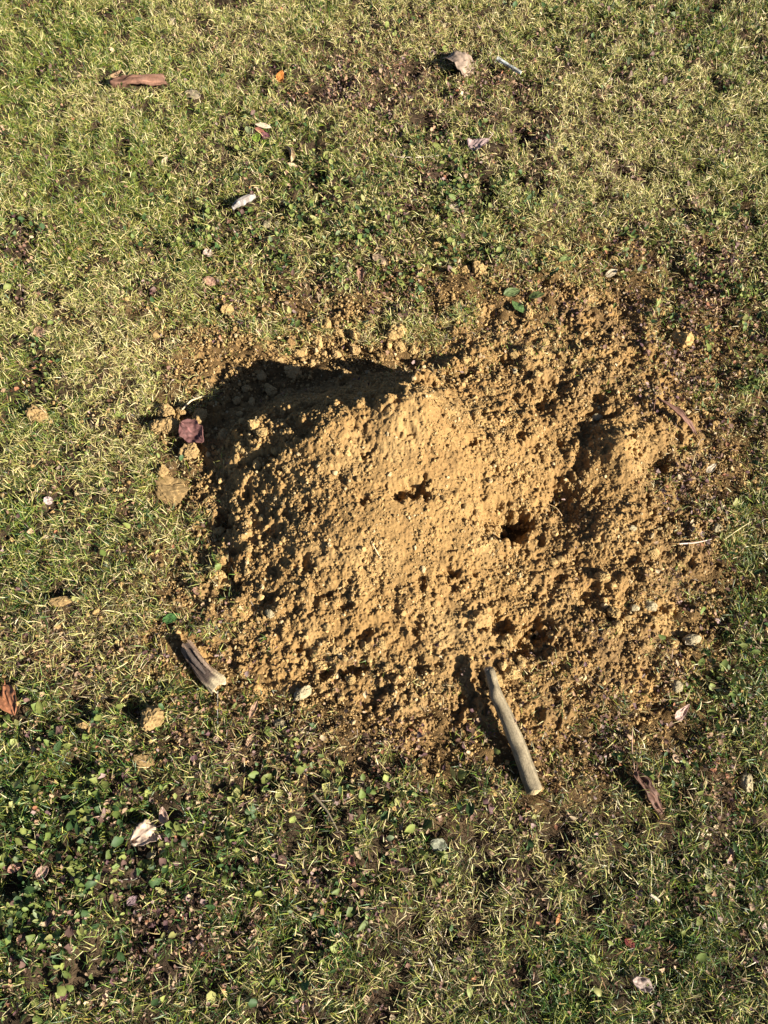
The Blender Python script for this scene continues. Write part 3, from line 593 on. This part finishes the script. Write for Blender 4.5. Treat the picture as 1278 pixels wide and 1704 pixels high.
strip('splinter', root, L_*.86-S_*-.016+tp*.4, L_*1.17-S_*-.012-tp*.5, .0028, .0014, (.42, .33, .2), 5)
EXC.append((*P3[0][:2], *P3[-1][:2], .022))
# smaller sticks
def twig(name, px, radii, lifts, label, cat, col_, group=None, parts=(), noise=.3, seed=0, blot=None, seg=9):
    pts, P3, Rr = wood('t', px, radii, '', '', None, lifts); V, F = tube_arr(P3-P3[0], Rr, seg, noise, seed)
    c0 = np.array(col_)[None]*(.7+.6*fbm(V[:, 0]*3, V[:, 1]*3, 60, 3, seed)[:, None])
    if blot is not None:
        b_ = sstep(.45, .55, fbm(V[:, 0], V[:, 1]+V[:, 2], 160, 2, seed+2))[:, None]; c0 = c0*(1-b_)+np.array(blot)*b_
    o = mesh_obj(name, V, F, M_wood, col=c0); o.location = P3[0].tolist(); EXC.append((*P3[0][:2], *P3[-1][:2], max(radii)*1.2)); return tag(o, label, cat, group)
twig('twig', [(827,97),(840,104),(854,112),(867,121)], [.0055,.0045,.0058,.0050], [.030]*4, 'grey twig crusted with pale lichen right of the arched leaf', 'twig', (.22,.21,.18), blot=(.46,.48,.44), noise=.4, seed=2)
twig('bark_piece', [(386,346),(396,340),(408,334),(424,325)], [.0055,.0090,.0095,.0065], [.026]*4, 'whitish flaking bark piece in the upper left weeds', 'piece of bark', (.22,.185,.16), blot=(.31,.28,.25), noise=.55, seed=3)
TG = 'thin twigs and stalks lying about'
twig('twig', [(362,1150),(361,1178),(362,1212)], [.0011,.0013,.0010], [.012]*3, 'thin straight grey stalk hanging below the torn wood chunk', 'twig', (.22,.20,.18), TG, seed=4)
twig('twig', [(303,682),(320,672),(336,660)], [.0018,.0016,.0012], [.022]*3, 'thin buff stalk above the clods left of the mound', 'twig', (.55,.43,.27), TG, seed=5)
twig('twig', [(655,261),(700,260),(738,258)], [.0009,.0010,.0009], [.018]*3, 'hair-thin pale stalk lying level in the weeds left of the mauve leaf', 'twig', (.62,.52,.42), TG, seed=6)
twig('twig', [(1052,1212),(1052,1248),(1056,1285)], [.0012,.0012,.0012], [.016]*3, 'thin upright stalk above the dark brown crumpled leaf', 'twig', (.40,.26,.18), TG, seed=7)
twig('twig', [(1130,905),(1158,903),(1184,897)], [.0016,.0014,.0010], [.014]*3, 'short pinkish twig lying level at the right of the mound', 'twig', (.55,.42,.34), TG, seed=8)
twig('twig', [(520,1320),(545,1350),(562,1382)], [.0022,.0020,.0014], [.016]*3, 'slanting grey-brown twig in the grass under the mound', 'twig', (.24,.19,.12), TG, seed=9)
twig('twig', [(1082,1488),(1098,1500)], [.0028,.0022], [.018]*2, 'short pale splinter in the lower right grass', 'twig', (.44,.36,.26), TG, seed=10)
twig('twig', [(1205,898),(1230,880),(1250,868)], [.0010,.0010,.0008], [.016]*3, 'thin straw-coloured stalk at the right edge level with the pebble', 'twig', (.60,.50,.26), TG, seed=11)
twig('twig', [(713,1595),(722,1612),(716,1630)], [.0014,.0018,.0012], [.016]*3, 'pale curved twig near the bottom edge', 'twig', (.55,.47,.38), TG, seed=12)
twig('twig', [(620,905),(627,918),(634,930)], [.0009,.0010,.0008], [.004]*3, 'single pale straw stuck to the smooth soil of the mound', 'twig', (.66,.52,.30), TG, seed=13)
twig('twig', [(935,858),(925,846),(912,838)], [.0014,.0011,.0008], [.006]*3, 'thin pale root at the dark pit between the two mounds', 'twig', (.60,.42,.22), TG, seed=14)

# ------------------------------------------------------------ grass
EX = np.array(EXC)
def pressed(x, y, grow=0.):
    m = np.zeros(len(x), bool)
    for x0, y0, x1, y1, rr_ in EX:
        dx, dy = x1-x0, y1-y0; L2 = dx*dx+dy*dy+1e-9; t = np.clip(((x-x0)*dx+(y-y0)*dy)/L2, 0, 1)
        m |= (x-x0-t*dx)**2+(y-y0-t*dy)**2 < (rr_+grow)**2
    return m
Z_weed = [(80,1480,150,110,1.0),(230,1400,160,90,.5),(480,1300,120,80,.35),(500,1480,120,120,.25),(600,420,200,110,.5),(760,330,150,120,.55),(450,300,110,90,.5),(1200,540,130,130,.8),(1180,420,130,80,.5),
          (420,400,130,70,.6),(50,400,70,60,.4),(1230,120,100,120,.35),(1050,60,140,80,.35),(30,620,80,60,.3),(1220,1100,90,140,.35),(100,1250,120,80,.45),(720,1400,100,90,.25),(870,480,60,40,.5),(150,1690,160,60,.4),(620,90,120,60,.15),(1190,1330,100,80,.3)]
Z_thin = [(1190,480,90,90,.4),(1000,420,120,50,.25),(520,110,70,60,.3),(640,150,140,70,.25),(860,180,80,60,.25),(1220,560,80,90,.5),(1180,650,60,90,.4),(560,1480,60,50,.35),(250,1560,110,60,.35),(900,1330,140,30,.3),(1230,1320,50,80,.4),(1110,900,70,330,.55),(330,540,110,50,.35),(700,490,380,45,.60),(1120,700,60,200,.3),(380,1200,140,50,.35),(700,1250,260,50,.35),(120,1080,110,50,.3),(1040,1240,130,50,.4),(1150,560,120,60,.35),(650,170,200,70,.35),(240,1300,130,70,.3),(300,1540,90,60,.5),(1080,1500,80,70,.3)]
Z_green = [(80,60,190,110,.42),(180,330,140,90,.2),(60,250,160,100,.15),(30,900,90,150,.30),(150,780,100,90,.12),(450,1500,400,160,.15),(1240,1000,90,200,.35),(100,1300,120,80,.35),(600,1560,60,60,.2),(1200,1600,120,100,.2),(0,1500,120,200,.3),(40,680,80,60,.25),(740,300,200,120,.15),(1060,1640,200,90,.1)]
Z_straw = [(850,200,260,160,.25),(250,150,200,180,.12),(300,880,60,120,.3),(180,1080,140,60,.4),(300,600,120,100,.2),(1000,300,160,100,.25),(900,1400,260,120,.22),(500,1250,250,60,.2),(620,150,160,90,.3)]
Z_lit = [(1170,500,130,110,1.2),(1120,150,140,120,.5),(1000,240,90,60,.4),(750,290,130,70,.5),(1200,420,110,120,.7),(1120,330,120,80,.4),(450,350,120,60,.4),(60,420,80,50,.6),(1180,1150,90,120,.5),(620,1500,260,120,.35),(1200,600,110,200,1),(1150,880,70,240,1),(700,1230,400,40,.8),(850,520,300,40,.8),(650,140,200,90,.6),(860,210,120,70,.6),(250,1560,200,120,.5),(1050,1480,220,120,.4),(350,1260,120,80,.5),(80,1640,120,80,.6)]
Z_rust = [(650,130,170,90,.30),(860,170,70,60,.2),(1240,560,60,60,.1),(1000,1500,200,120,.06)]
def scatter(N, seed):
    r = np.random.default_rng(seed); x = r.uniform(-1.75, 1.75, N); y = r.uniform(-.95, 2.95, N)
    # outside what the photo can see: thinner
    c, s = math.cos(CP), math.sin(CP); d = y*s+CH*c; u = x/d*CF; v = (y*c-CH*s)/d*CF
    out = (np.abs(u) > 690) | (np.abs(v) > 905)
    return r, x, y, out
GN = 2700000
r, x, y, out = scatter(GN, 21); k0 = (~out) | (r.random(GN) < .26); x, y, out = x[k0], y[k0], out[k0]; GN = len(x)
sn = soilness(x, y)
tuft = fbm(x, y, 30, 3, 2); cluster = sstep(.34, .58, tuft)
dens = (.14+.86*cluster)*np.clip(1-gz_hole(x, y)*80, .03, 1)*np.clip(1-zone(x, y, Z_thin), .15, 1)*np.clip(1-.55*zone(x, y, Z_weed), .3, 1)
dens *= (1-sn)**1.6*(1-.16*sstep(.75, .25, y))*(1-.22*sstep(.45, .62, fbm(x, y, 26, 3, 5))*sstep(.85, .35, y))
dens += .20*(sn > .2)*(samp(RB, x, y, GX0, GY0, GS, 0) < .027)*(zone(x, y, [(450, 650, 140, 70, 1)]) < .3)*sstep(.45, .62, fbm(x, y, 18, 3, 4))+.010*(sn > .3)*sstep(.50, .66, fbm(x, y, 7, 2, 5))*(samp(RB, x, y, GX0, GY0, GS, 0) < .03)
hl = gz_hole(x, y)
keep = (r.random(GN) < dens*.92) & ~pressed(x, y, -.002) & (hl < .03)
x, y, tuft, sn = x[keep], y[keep], tuft[keep], sn[keep]; n = len(x); print('blades', n)
q = r.random(n); pz = fbm(x, y, 5, 3, 6)
pg = np.clip(.40+zone(x, y, Z_green)-zone(x, y, Z_straw)+(pz-.5)*.9+(tuft-.5)*.5-.35*sn, .06, .85)
prust = np.clip(zone(x, y, Z_rust)+.035+.10*sstep(.6, .75, fbm(x, y, 12, 2, 1)), 0, .5)
green = q < pg; rust = (~green) & (r.random(n) < prust)
low = sstep(1.2, 0.0, y)                                 # nearer blades are coarser, and tinted darker to paint in deeper shade there
cg = np.stack([r.uniform(.15, .27, n), r.uniform(.19, .30, n), r.uniform(.022, .055, n)], 1)
dkg = r.random(n) < (.25+.35*low); cg[dkg] = np.stack([r.uniform(.035, .08, n), r.uniform(.07, .14, n), r.uniform(.015, .035, n)], 1)[dkg]
cs = np.array([.70, .59, .27])[None]*(1-.22*low[:, None])*r.uniform(.62, 1.18, (n, 1))*np.stack([np.ones(n), r.uniform(.92, 1.04, n), r.uniform(.75, 1.2, n)], 1)
olv = r.random(n) < .40; cs[olv] = (np.array([.38, .37, .10])[None]*r.uniform(.7, 1.2, (n, 1)))[olv]
cr_ = np.array([.27, .14, .07])[None]*r.uniform(.6, 1.3, (n, 1))
shade_thatch = (~green) & (r.random(n) < .34+.30*low); cs[shade_thatch] = (np.array([.15, .10, .055])[None]*r.uniform(.5, 1.3, (n, 1)))[shade_thatch]  # decayed low thatch, its dark brown also painting the shade between blades
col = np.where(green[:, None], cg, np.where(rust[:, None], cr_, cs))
Ln = np.where(green, r.normal(.025, .007, n), r.normal(.021, .007, n)); Ln = np.clip(Ln*(.80+.10*low), .006, .034)*(.75+.5*tuft)*(1-.3*sn)
el0 = np.where(green, r.uniform(.35, 1.35, n), r.uniform(.05, 1.25, n)); el1 = el0-r.uniform(.1, 1.05, n)
az = r.uniform(0, 2*math.pi, n)+(vn(x, y, 25, 3)-.5)*3
daz = r.normal(0, .30, n)
wd = r.uniform(.00030, .00068, n)*(1+.12*low)*np.where(green, 1.12, 1)
z0 = top_z(x, y)-.001+np.where(shade_thatch, r.uniform(0, .005, n), np.where(~green, r.uniform(.003, .020, n), r.uniform(0, .006, n)))*(1-sn)
S = 4; PT = []; cur = np.stack([x, y, z0], 1)
V = np.zeros((n, 2*(S-1)+1, 3), np.float32)
tw = r.uniform(-.9, .9, n)
for k in range(S):
    t = k/(S-1); a_ = az+daz*t; e_ = el0+(el1-el0)*t
    if k > 0:
        st = Ln/(S-1); cur = cur+np.stack([np.cos(e_)*np.cos(a_), np.cos(e_)*np.sin(a_), np.sin(e_)], 1)*st[:, None]
        cur[:, 2] = np.maximum(cur[:, 2], z0-.004+.002)
    wk = wd*(1, 1.05, .72, 0)[k]
    side = np.stack([-np.sin(a_)*np.cos(tw), np.cos(a_)*np.cos(tw), np.sin(tw)], 1)*wk[:, None]
    if k < S-1: V[:, 2*k] = cur-side; V[:, 2*k+1] = cur+side
    else: V[:, 2*k] = cur
NV = 2*(S-1)+1; b0 = (np.arange(n)*NV)[:, None]
Fq = np.concatenate([b0+np.array([[2*k, 2*k+1, 2*k+3, 2*k+2]]) for k in range(S-2)]); Ft = b0+np.array([[2*S-4, 2*S-3, 2*S-2]])
colv = np.repeat(col, NV, 0)
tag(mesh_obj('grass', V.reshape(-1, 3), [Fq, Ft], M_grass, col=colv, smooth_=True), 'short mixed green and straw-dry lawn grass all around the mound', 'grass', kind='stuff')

# ------------------------------------------------------------ broad-leaved weeds and leaf litter
def smallleaves(name, N, seed, densf, palette, size, tilt, label, cat, matr, lift, asp=(.6, .95), cup=.25, wob=.1, grow=0.):
    r, x, y, out = scatter(N, seed); d = densf(x, y); d = np.where(out, d*.6, d)
    k = (r.random(N) < d) & ~pressed(x, y, .001) & (gz_hole(x, y) < .025); x, y = x[k], y[k]; n = len(x); print(name, n)
    L = np.clip(r.normal(size[0], size[1], n), size[0]*.35, size[0]*2.2)*(1+grow*sstep(1.2, 0, y)); W = L*r.uniform(*asp, n)/2
    az = r.uniform(0, 6.283, n); e = r.normal(0, tilt, n); ro = r.normal(0, tilt*.8, n)
    ts = np.array([0, .22, .5, .8, 1.0]); ws = np.array([.12, .82, 1, .62, .06])
    px = L[:, None]*(ts-.5)[None]; V = []
    ca, sa = np.cos(az), np.sin(az); ce, se = np.cos(e), np.sin(e); cr, sr = np.cos(ro), np.sin(ro)
    X_ = np.stack([ca*ce, sa*ce, se], 1); Y0 = np.stack([-sa, ca, 0*ca], 1); Z0 = np.cross(X_, Y0)
    Y_ = Y0*cr[:, None]+Z0*sr[:, None]; Z_ = np.cross(X_, Y_); ctr = np.stack([x, y, top_z(x, y)+lift(r, n)+L*.2*np.abs(np.sin(e))], 1)
    bendk = r.uniform(-.25, .25, n)
    for i in range(5):
        for s_ in (-1, 0, 1):
            lz = (abs(s_)*cup*W*ws[i]*r.uniform(.3, 1.6, n)-L*bendk*(ts[i]-.5)**2*2+r.normal(0, wob, n)*W*.6)
            wv = s_*W*ws[i]*(1+r.normal(0, wob, n))
            V.append(ctr+X_*px[:, i:i+1]+Y_*wv[:, None]+Z_*lz[:, None])
    V = np.stack(V, 1); b = (np.arange(n)*15)[:, None]
    F = np.concatenate([b+np.array([[i*3+j, i*3+j+1, i*3+j+4, i*3+j+3]]) for i in range(4) for j in range(2)])
    pc = np.array([p[:3] for p in palette]); pw = np.array([p[3] for p in palette]); ci = r.choice(len(pc), n, p=pw/pw.sum())
    c = pc[ci]*r.uniform(.75, 1.25, (n, 1)); cv = np.repeat(c, 15, 0)
    mid = np.tile(np.array([1, 1.25, 1]*5), n)[:, None]; cv = cv*mid
    return tag(mesh_obj(name, V.reshape(-1, 3), F, matr, col=cv, smooth_=True), label, cat, kind='stuff')
smallleaves('ground_cover', 640000, 33, lambda x, y: np.clip(.010+.30*zone(x, y, Z_weed), 0, .5)*(sstep(.40, .62, fbm(x, y, 16, 3, 3))*1.5+.08)*(1-soilness(x, y))**1.2,
            [(.095, .125, .028, 3), (.175, .195, .05, 2.5), (.04, .075, .022, 2.5), (.23, .22, .075, .8), (.12, .07, .055, .8), (.15, .18, .09, .4)], (.0105, .0048), .65,
            'small round-leaved green weeds creeping through the lawn in patches', 'weeds', M_weed, lambda r, n: r.uniform(.004, .024, n), asp=(.45, .8), grow=.2, cup=.4, wob=.16)
smallleaves('leaf_litter', 700000, 35, lambda x, y: np.clip(.034+.05*sstep(.7, .2, y)+.45*zone(x, y, Z_rust)+.14*zone(x, y, Z_thin)+.10*zone(x, y, Z_weed)+.22*zone(x, y, Z_lit), 0, .4)*(sstep(.40, .62, fbm(x, y, 16, 3, 7))*1.6+.15)*(1-soilness(x, y)*np.clip(.72+.28*sstep(.02, .045, samp(RB, x, y, GX0, GY0, GS, 0)), 0, 1)),
            [(.24, .14, .08, 2), (.14, .075, .050, 3), (.30, .20, .12, 2), (.40, .30, .18, .6), (.09, .045, .045, 2), (.26, .11, .055, .5), (.22,.15,.13,1)], (.0068, .0034), .6,
            'brown crumbs of dead leaf caught in the grass', 'leaf litter', M_dead, lambda r, n: r.uniform(.001, .016, n), asp=(.3, .85), cup=.5, wob=.3)
